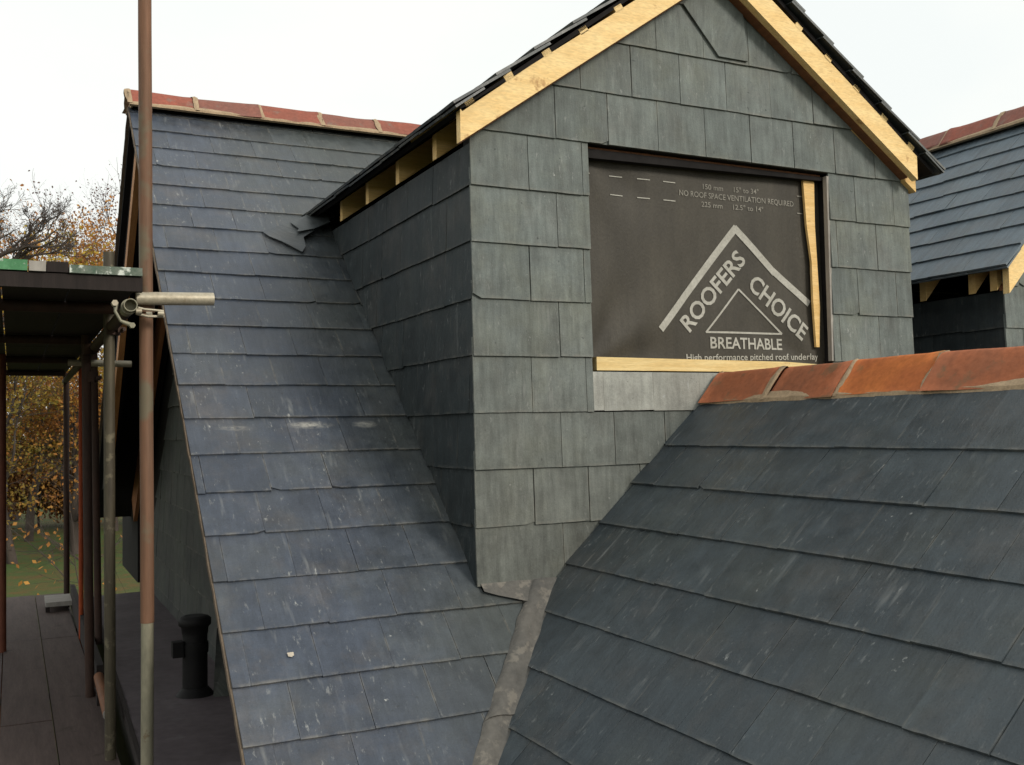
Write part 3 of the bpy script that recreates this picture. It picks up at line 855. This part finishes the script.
tube('standard', (-2.6, 3.8, 2.2), (-2.6, 3.8, -4), M['rust_dark'])
tube('standard', (-1.26, 5.9, 1.18), (-1.24, 5.9, -4), M['rust_dark'])
tube('ledger', (-1.292, .215, 1.108), (-1.290, .40, 1.1083), M['galv'])
tube('ledger', (-1.290, .402, 1.1083), (-1.262, 6.1, 1.118), M['rust_dark'])
tube('ledger', (-2.55, .2, 1.11), (-2.55, 6.1, 1.11), M['rust_dark'])
tube('ledger', (-1.30, -4.2, -.868), (-1.24, 6.2, -.868), M['rust_dark'])
tube('ledger', (-2.55, -4.2, -.868), (-2.55, 6.2, -.868), M['rust_dark'])
tube('putlog', (-1.262, .33, 1.147), (-.975, .33, 1.156), M['galv_bright'], .0252)
tube('putlog', (-1.40, 2.5, 1.045), (-1.062, 2.5, 1.04), M['galv_bright'], .019)
for y in (.75, 2.3, 3.9, 5.5):
    tube('transom', (-2.7, y, 1.155), (-1.29, y, 1.155), M['rust_dark'])
for y in (-3.4, -1.4, .6, 2.6, 4.6, 6.0):
    tube('transom', (-2.7, y, -.83), (-1.24, y, -.83), M['rust_dark'], .018)
# upper platform boards, run along the wall; a painted board lies across the near end
rnd = random.Random(5)
for i in range(6):
    x = -1.375 - i * .231
    for (ya, yb) in ((.34, 3.1), (3.11, 6.05)):
        m = MB(); m.box2((x - .112, ya + rnd.uniform(-.01, .01), 1.182), (x + .112, yb + rnd.uniform(-.02, .02), 1.219 + rnd.uniform(0, .003)))
        m.build('platform_board', M['board_dark'], sc)
m = MB(); m.box2((-2.6, .255, 1.224), (-1.635, .48, 1.262)); m.build('end_board', M['paint_green'], sc)
m = MB(); m.box2((-1.63, .25, 1.223), (-1.575, .48, 1.259)); m.build('end_board', M['board_grey'], sc)
m = MB(); m.box2((-1.572, .255, 1.223), (-1.50, .48, 1.261)); m.build('end_board', M['board_dark'], sc)
m = MB(); m.box2((-1.497, .25, 1.222), (-1.247, .48, 1.252)); m.build('end_board', M['paint_flaked'], sc)
m = MB(); m.box2((-2.6, .262, 1.165), (-1.245, .30, 1.219)); m.build('end_board', M['board_dark'], sc)
# lower platform
for i in range(6):
    x = -1.345 - i * .236 - .03
    for (ya, yb) in ((-4.3, -1.9), (-1.89, 1.35 + .5 * (i % 2)), (1.36 + .5 * (i % 2), 4.1), (4.11, 6.3)):
        m = MB(); m.box2((x - .1165, ya, -.812 + rnd.uniform(-.02, 0) * 0), (x + .114, yb - .006, -.776 + rnd.uniform(-.003, .003)))
        m.build('platform_board', M['board'], sc)
# toe board along the inner edge, with couplers
m = MB(); m.bar((-1.248, 2.25, -.70), (-1.222, 5.6, -.70), .035, .17); m.build('toe_board', M['board_dark'], sc)
def coupler(p, axis, mat=M['rust_dark'], s=1.0):
    p = V(p); d = V(axis).normalized(); m = MB()
    m.tube([p - d * .028 * s, p + d * .028 * s], .034 * s, 12)
    q = p + V((.03, -.03, .012)) * s
    m.tube([q - d * .0 + V((0, 0, -.02)), q + V((.012, -.05, -.02)) * s], .008 * s, 8)
    m.box(q + V((.0, -.012, -.02)) * s, (.024 * s, .02 * s, .024 * s))
    return m.build('coupler', mat, sc)
for p in ((-1.305, 2.22, 1.10), (-1.292, 2.25, .95), (-1.26, 2.26, -.70), (-1.285, 1.05, 1.10), (-1.272, 3.1, 1.11), (-1.27, 2.28, -.78)):
    coupler(p, (0, 0, 1))
# bright fixing between pole, ledger and putlog
m = MB()
m.tube([(-1.292, .27, 1.108), (-1.292, .30, 1.108)], .029, 16)
m.build('coupler', M['galv'], sc)
def rod(pts, r, mat, name='coupler_bolt'):
    m = MB(); m.tube(pts, r, 10); return m.build(name, mat, sc)
rod([(-1.268, .262, 1.082), (-1.225, .285, 1.075), (-1.165, .30, 1.079)], .005, M['galv_bright'])
rod([(-1.262, .262, 1.104), (-1.238, .27, 1.10), (-1.168, .29, 1.098)], .0045, M['galv_bright'])
for q in ((-1.258, .258, 1.09), (-1.216, .31, 1.085), (-1.176, .29, 1.088)):
    m = MB(); m.tube([V(q) + V((-.012, 0, 0)), V(q) + V((.009, 0, 0))], .012, 6); m.build('coupler_nut', M['galv_bright'], sc)
rod([(-1.340, .25, 1.112), (-1.343, .24, 1.085), (-1.325, .235, 1.05), (-1.290, .235, 1.036)], [.009, .006, .006, .009], M['galv'], 'coupler_strap')
m = MB(); m.tube([(-1.345, .225, 1.115), (-1.345, .262, 1.115)], .012, 6); m.build('coupler_nut', M['galv_bright'], sc)
m = MB(); m.tube([(-1.285, .222, 1.034), (-1.285, .255, 1.034)], .011, 6); m.build('coupler_nut', M['galv'], sc)
m = MB(); m.tube([(PX - .008, PY, 1.10), (PX - .008, PY, 1.17)], .033, 16); m.build('coupler', M['rust'], sc)

pk = thing('trestle_plank', 'short grey plank propped on a leg at the far end of the lower platform', 'plank', (-1.32, 5.45, -.776))
m = MB(); m.box((-1.335, 5.45, -.715), (.20, .42, .035)); m.build('plank', M['board_grey'], pk)
m = MB(); m.box((-1.42, 5.27, -.754), (.03, .03, .043)); m.box((-1.25, 5.6, -.754), (.03, .03, .043)); m.build('leg', M['board_dark'], pk)
m = MB(); m.tube([(-1.278, 1.35, -.655), (-1.262, 2.15, -.655)], .026, 16)
lp = thing('timber_pole', 'round timber pole lying between the platform and the flat roof, pale sawn end showing', 'pole', (-1.27, 1.7, -.776))
m.build('shaft', M['timber_brown'], lp)
m = MB(); m.tube([(-1.2782, 1.338, -.655), (-1.278, 1.349, -.655)], .025, 16); m.build('sawn_end', M['board_grey'], lp)
m = MB(); m.box((-1.272, 1.45, -.732), (.03, .05, .09)); m.box((-1.265, 2.05, -.732), (.03, .05, .09)); m.build('packer', M['board_dark'], lp)

# ------------------------------------------------------------------ ground, trees
def ground_mat():
    t = NT('lawn_ground'); o = t.obj()
    a = t.noise(o, .12, 5, .6); b = t.noise(o, 1.6, 5, .7); c = t.noise(o, 9, 3, .6)
    col = t.mix(t.ramp(a, .4, .6), (.05, .088, .022), (.06, .07, .02))
    col = t.mix(t.math('MULTIPLY', t.ramp(b, .47, .63), .7), col, (.12, .06, .022))
    col = t.mix(t.math('MULTIPLY', t.ramp(c, .6, .7), .5), col, (.2, .10, .03))
    t.set(col, .9, 0, .2); t.bump(c, .5, .1)
    return t.m
mb = MB()
N = 60; pts = []
for i in range(N + 1):
    for j in range(N + 1):
        u = (i / N - .5) * 2; v = (j / N - .5) * 2
        x = math.copysign(abs(u) ** 2.2, u) * 900; y = math.copysign(abs(v) ** 2.2, v) * 900 + 40
        r = math.hypot(x, y - 3)
        z = -4 + (noise.noise(V((x * .03, y * .03, 1))) * .5 if r > 14 else 0)
        pts.append((x, y, z))
mb.add(pts, [(i * (N + 1) + j, (i + 1) * (N + 1) + j, (i + 1) * (N + 1) + j + 1, i * (N + 1) + j + 1) for i in range(N) for j in range(N)], True)
structure(mb.build('ground', ground_mat()))

def leaf_mat(name, c1, c2):
    t = NT(name)
    at = t.n('ShaderNodeAttribute', attribute_name='tint').outputs['Vector']
    sx = t.n('ShaderNodeSeparateXYZ'); t.l(at, sx.inputs[0])
    col = t.mix(sx.outputs[0], c1, c2)
    v = t.ramp(sx.outputs[1], 0, 1, .55, 1.35); cv = t.n('ShaderNodeCombineXYZ')
    for i in range(3): t.l(v, cv.inputs[i])
    t.set(t.mix(1.0, col, cv.outputs[0], 'MULTIPLY'), .7, 0, .25)
    tr = t.n('ShaderNodeBsdfTranslucent'); t.l(col, tr.inputs[0])
    mx = t.n('ShaderNodeMixShader'); mx.inputs[0].default_value = .35
    out = [n for n in t.t.nodes if n.type == 'OUTPUT_MATERIAL'][0]
    t.l(t.b.outputs[0], mx.inputs[1]); t.l(tr.outputs[0], mx.inputs[2]); t.l(mx.outputs[0], out.inputs[0])
    return t.m
bark = simple('bark', (.045, .035, .03), (.075, .06, .05), 5, .9, sc=(1, 1, .3), bump=.5, bdist=.03)
bark_p = simple('bark_purple', (.075, .055, .06), (.11, .085, .09), 5, .9, sc=(1, 1, .3), bump=.4, bdist=.03)
LF = {'orange': leaf_mat('leaf_orange', (.42, .17, .045), (.50, .26, .06)),
      'yellow': leaf_mat('leaf_yellow', (.50, .34, .05), (.38, .30, .05)),
      'rust': leaf_mat('leaf_rust', (.34, .13, .035), (.42, .22, .045)),
      'olive': leaf_mat('leaf_olive', (.10, .10, .025), (.17, .13, .03)),
      'yolive': leaf_mat('leaf_yellow_olive', (.16, .14, .03), (.32, .19, .035)),
      'brown': leaf_mat('leaf_brown', (.15, .07, .026), (.24, .11, .03)),
      'dolive': leaf_mat('leaf_dull_olive', (.10, .095, .025), (.17, .12, .03)),
      'mauve': leaf_mat('leaf_mauve', (.13, .085, .085), (.19, .125, .115))}

def tree(name, label, loc, height, spread, nleaf, leaf, mat_bark, seed, trunk_r=.16, depth=5, bend=(0, 0), leafsize=.16, low=.3, group='autumn trees beyond the scaffold', cat='tree', twig=1.0, first=4):
    rnd = random.Random(seed)
    t = thing(name, label, cat, loc, group)
    base = V(loc); mb = MB(); tips = []
    def grow(p, d, length, r, lev):
        n = 4; pts = [p.copy()]; rr = [r]; q = p.copy(); dd = d.copy()
        for i in range(n):
            dd = (dd + V((rnd.gauss(0, .13), rnd.gauss(0, .13), rnd.gauss(.02, .08)))).normalized()
            q = q + dd * (length / n); pts.append(q.copy()); rr.append(r * (1 - .42 * (i + 1) / n))
            if lev >= 2: tips.append((q.copy(), lev))
        mb.tube(pts, rr, 7 if lev < 2 else 4, cap=False)
        if lev >= depth: return
        k = first if lev == 0 else rnd.choice((2, 3, 3))
        for i in range(k):
            j = rnd.choice((2, 3, 4)) if lev else rnd.choice((2, 3, 4, 4))
            ang = rnd.uniform(0, 2 * math.pi); tl = rnd.uniform(.5, 1.05) if lev else rnd.uniform(.35, .95)
            side = V((math.cos(ang), math.sin(ang), 0)); ax = (side - dd * side.dot(dd)).normalized()
            nd = (dd * math.cos(tl) + ax * math.sin(tl) * spread + V((bend[0], bend[1], 0)) * .3).normalized()
            grow(pts[j], nd, length * rnd.uniform(.58, .8), rr[j] * rnd.uniform(.5, .68), lev + 1)
        grow(pts[-1], (dd + V((bend[0], bend[1], 0)) * .2).normalized(), length * .7, rr[-1], lev + 1)
    grow(base - V((0, 0, .2)), V((bend[0] * .3, bend[1] * .3, 1)).normalized(), height * low, trunk_r, 0)
    # scale to the wanted height
    top = max(v.z for v in mb.v) - base.z; kz = height / top
    mb.v = [base + V(((v.x - base.x), (v.y - base.y), (v.z - base.z) * kz)) for v in mb.v]
    mb.build('trunk', mat_bark, t)
    if nleaf:
        lb = MB(); lb.has = True
        clumps = [(base + V((p.x - base.x, p.y - base.y, (p.z - base.z) * kz))) for p, l in tips]
        for i in range(nleaf):
            c = rnd.choice(clumps); sg = leafsize * 2.2
            p = c + V((rnd.gauss(0, sg), rnd.gauss(0, sg), rnd.gauss(-.05, sg * .8)))
            n = V((rnd.gauss(0, 1), rnd.gauss(0, 1), rnd.gauss(.3, 1))).normalized()
            a = n.orthogonal().normalized(); b = n.cross(a); ang = rnd.uniform(0, 6.28)
            a, b = a * math.cos(ang) + b * math.sin(ang), b * math.cos(ang) - a * math.sin(ang)
            s = leafsize * rnd.uniform(.6, 1.3)
            lb.add([p - a * s, p - b * s * .6, p + a * s, p + b * s * .6], [(0, 1, 2, 3)])
            k = (rnd.random(), min(1, max(0, noise.noise(c * .7) * .8 + .5 + rnd.uniform(-.25, .25))), 0)
            lb.suv += [(0, 0, 0)] * 4; lb.tint += [k] * 4; lb.edge += [(0, 0, 0)] * 4
        lb.build('crown', LF[leaf], t)
    return t

def bare_tree():
    rnd = random.Random(8)
    t = thing('bare_tree', 'bare tree with dark spreading branches at the far left against the sky', 'tree', (-3.9, 30, -4), 'autumn trees beyond the scaffold')
    mb = MB()
    def limb(p, q, r0, r1, lev):
        p = V(p); q = V(q); n = 7; L = (q - p).length; pts = []; rr = []
        off = V((rnd.gauss(0, .09), rnd.gauss(0, .09), rnd.gauss(.02, .08))) * L
        for i in range(n + 1):
            u = i / n
            w = V((noise.noise(V((u * 3, lev, p.x * 7))), noise.noise(V((u * 3, p.z * 5, 2))), noise.noise(V((p.y, u * 3, q.z * 3))))) * L * .09
            pts.append(p.lerp(q, u) + off * math.sin(u * math.pi) + w * math.sin(u * math.pi)); rr.append(r0 + (r1 - r0) * u)
        mb.tube(pts, rr, 7 if lev < 2 else 4, cap=False)
        if lev >= 5: return
        d0 = (q - p).normalized()
        for k in range((6, 6, 5, 4, 3)[lev]):
            i = rnd.randint(2, n); d = (pts[i] - pts[i - 1]).normalized()
            nd = (d + V((rnd.gauss(0, .55), rnd.gauss(0, .55), rnd.gauss(.22, .5)))).normalized()
            ln = max(.18, L * rnd.uniform(.28, .62))
            limb(pts[i], pts[i] + nd * ln, rr[i] * .62, rr[i] * .2 + .004, lev + 1)
    limb((-3.9, 30, -4.1), (-3.5, 30, 2.5), .34, .24, 5)
    limb((-3.5, 30, 2.5), (-2.6, 30.1, 5.4), .24, .12, 1)
    limb((-3.5, 30, 2.5), (-4.6, 29.6, 6.4), .2, .05, 1)
    limb((-2.6, 30.1, 5.4), (-1.2, 30.3, 7.2), .10, .018, 1)
    limb((-2.5, 30.1, 5.8), (-.5, 29.8, 6.9), .08, .016, 1)
    limb((-2.7, 30.0, 5.2), (-2.2, 30.4, 7.3), .09, .018, 1)
    limb((-2.5, 30.1, 5.6), (-.2, 30.2, 6.5), .065, .014, 1)
    mb.build('trunk', bark, t)
bare_tree()
tree('twiggy_tree', 'mauve twiggy tree, nearly leafless, right of the tall bare tree', (1.3, 56, -4), 19.5, 1.0, 9000, 'mauve', bark_p, 23, .34, 6, (0, 0), .07, .3, first=6)
tree('twiggy_tree', 'second mauve twiggy tree, behind the orange foliage at the far left', (-1.6, 60, -4), 19, 1.1, 9000, 'mauve', bark_p, 29, .34, 6, (0, 0), .07, .3, first=6)
tree('orange_tree', 'orange-leaved tree low behind the upper platform at the far left', (-1.0, 47, -4), 15.6, 1.1, 19000, 'orange', bark, 31, .2, 6, (0, 0), .085, .3, first=6)
tree('yellow_tree', 'yellow-leaved tree in the middle behind the upper platform', (.7, 44, -4), 14.0, 1.1, 17000, 'yellow', bark, 37, .18, 6, (0, 0), .08, .3, first=6)
tree('orange_tree', 'sparse orange tree beside the gable verge', (2.9, 50, -4), 17.6, 1.0, 12000, 'orange', bark, 41, .18, 6, (0, 0), .08, .32, first=5)
tree('autumn_tree', 'rust-leaved tree seen through the scaffold below the platform', (.6, 40, -4), 8.6, 1.2, 9000, 'rust', bark, 47, .2, 6, (0, 0), .07, .3, first=6)
tree('autumn_tree', 'olive-green tree at the left edge below the platform', (-1.6, 38, -4), 8.6, 1.2, 9000, 'yolive', bark, 53, .2, 6, (0, 0), .07, .3, first=6)
tree('sapling', 'near thin sapling with large scattered orange leaves', (-.95, 15, -4), 5.2, 1.1, 120, 'orange', bark, 57, .035, 4, (0, 0), .05, .3, first=3)
for i, (x, y, h, lf, lab) in enumerate((
        (-2.2, 53, 4.6, 'brown', 'rust-brown shrub at the left edge below the trees'),
        (-.4, 55, 5.0, 'dolive', 'dull green shrub behind the lawn, second from the left'),
        (1.2, 53, 4.6, 'brown', 'brown shrub behind the lawn in front of the orange post'),
        (2.9, 54, 5.0, 'rust', 'orange-brown shrub nearest the gable'),
        (4.8, 52, 4.5, 'brown', 'brown shrub hidden behind the scaffold posts'),
        (-4.6, 52, 4.6, 'dolive', 'green shrub beyond the left picture edge'))):
    tree('shrub', lab, (x, y, -4), h, 1.5, 11000, lf, bark, 70 + i, .07, 5, (0, 0), .10, .2, group='shrubs behind the lawn', cat='shrub', first=8)
# wood further off, one mass
wd = MB(); wd.has = True; rnd = random.Random(99)
for k in range(46):
    ang = R(-62 + 124 * k / 45) ; dist = rnd.uniform(85, 120)
    c = V((math.sin(ang) * dist, math.cos(ang) * dist, -4)); hh = rnd.uniform(7.5, 10.5)
    tn = rnd.random()
    for i in range(420):
        p = c + V((rnd.gauss(0, 3.0), rnd.gauss(0, 3.0), min(hh, abs(rnd.gauss(.5, .3)) * hh)))
        n = V((rnd.gauss(0, 1), rnd.gauss(0, 1), rnd.gauss(0, 1))).normalized(); a = n.orthogonal().normalized(); b = n.cross(a); s = rnd.uniform(.25, .6)
        wd.add([p - a * s, p - b * s * .7, p + a * s, p + b * s * .7], [(0, 1, 2, 3)])
        wd.suv += [(0, 0, 0)] * 4; wd.edge += [(0, 0, 0)] * 4; wd.tint += [(min(1, max(0, tn + rnd.uniform(-.3, .3))), rnd.random(), 0)] * 4
w = wd.build('distant_wood', leaf_mat('leaf_far', (.13, .075, .04), (.15, .12, .05))); w['kind'] = 'stuff'
tag(w, 'distant autumn wood beyond the lawn', 'wood')

# ------------------------------------------------------------------ light
wld = bpy.data.worlds.new('World'); scene.world = wld; wld.use_nodes = True
nt = wld.node_tree; bg = nt.nodes['Background']
SUN_EL, SUN_AZ = R(27), R(152)      # azimuth from +Y towards +X
sky = nt.nodes.new('ShaderNodeTexSky'); sky.sky_type = 'NISHITA'; sky.sun_disc = False
sky.sun_elevation = SUN_EL; sky.sun_rotation = SUN_AZ; sky.dust_density = 4; sky.air_density = 1.2
mul = nt.nodes.new('ShaderNodeMix'); mul.data_type = 'RGBA'; mul.blend_type = 'MIX'
mul.inputs[0].default_value = .88
nt.links.new(sky.outputs[0], mul.inputs[6]); mul.inputs[7].default_value = (11.2, 11.3, 10.9, 1)
tc = nt.nodes.new('ShaderNodeTexCoord'); cn = nt.nodes.new('ShaderNodeTexNoise'); cn.inputs['Scale'].default_value = 2.2; cn.inputs['Detail'].default_value = 5
cm = nt.nodes.new('ShaderNodeMapping'); cm.inputs['Scale'].default_value = (1, 1, 2.5); nt.links.new(tc.outputs['Generated'], cm.inputs[0]); nt.links.new(cm.outputs[0], cn.inputs['Vector'])
cr = nt.nodes.new('ShaderNodeValToRGB'); cr.color_ramp.elements[0].position = .36; cr.color_ramp.elements[0].color = (.93, .955, .965, 1); cr.color_ramp.elements[1].position = .58; cr.color_ramp.elements[1].color = (1, 1, .985, 1)
nt.links.new(cn.outputs['Fac'], cr.inputs[0])
cx = nt.nodes.new('ShaderNodeMix'); cx.data_type = 'RGBA'; cx.blend_type = 'MULTIPLY'; cx.inputs[0].default_value = 1
nt.links.new(mul.outputs[2], cx.inputs[6]); nt.links.new(cr.outputs[0], cx.inputs[7]); nt.links.new(cx.outputs[2], bg.inputs[0])
bg.inputs[1].default_value = .1; bg.inputs[1].default_value = .1
sd = bpy.data.lights.new('sun', 'SUN'); sd.energy = 2.1; sd.angle = R(14); sd.color = (1, .93, .82)
so = bpy.data.objects.new('sun', sd); COL.objects.link(so)
dirn = V((math.sin(SUN_AZ) * math.cos(SUN_EL), math.cos(SUN_AZ) * math.cos(SUN_EL), math.sin(SUN_EL)))
so.rotation_euler = dirn.to_track_quat('Z', 'Y').to_euler(); so.location = dirn * 30

# ------------------------------------------------------------------ camera
cd = bpy.data.cameras.new('camera'); cam = bpy.data.objects.new('camera', cd); COL.objects.link(cam)
cd.sensor_width = 36; cd.lens = 1013.1 / 1024 * 36; cd.clip_start = .05; cd.clip_end = 3000
p, y, r = .0451, .4588, -.0178
F = V((math.sin(y) * math.cos(p), math.cos(y) * math.cos(p), math.sin(p)))
rt = V((math.cos(y), -math.sin(y), 0)); up = rt.cross(F)
Rr = rt * math.cos(r) + up * math.sin(r); Uu = -rt * math.sin(r) + up * math.cos(r)
mw = Matrix((Rr, Uu, -F)).transposed().to_4x4(); mw.translation = V((-1.6823, -3.7342, .6292))
cam.matrix_world = mw
scene.camera = cam
scene.view_settings.view_transform = 'Standard'; scene.view_settings.look = 'None'; scene.view_settings.exposure = 0
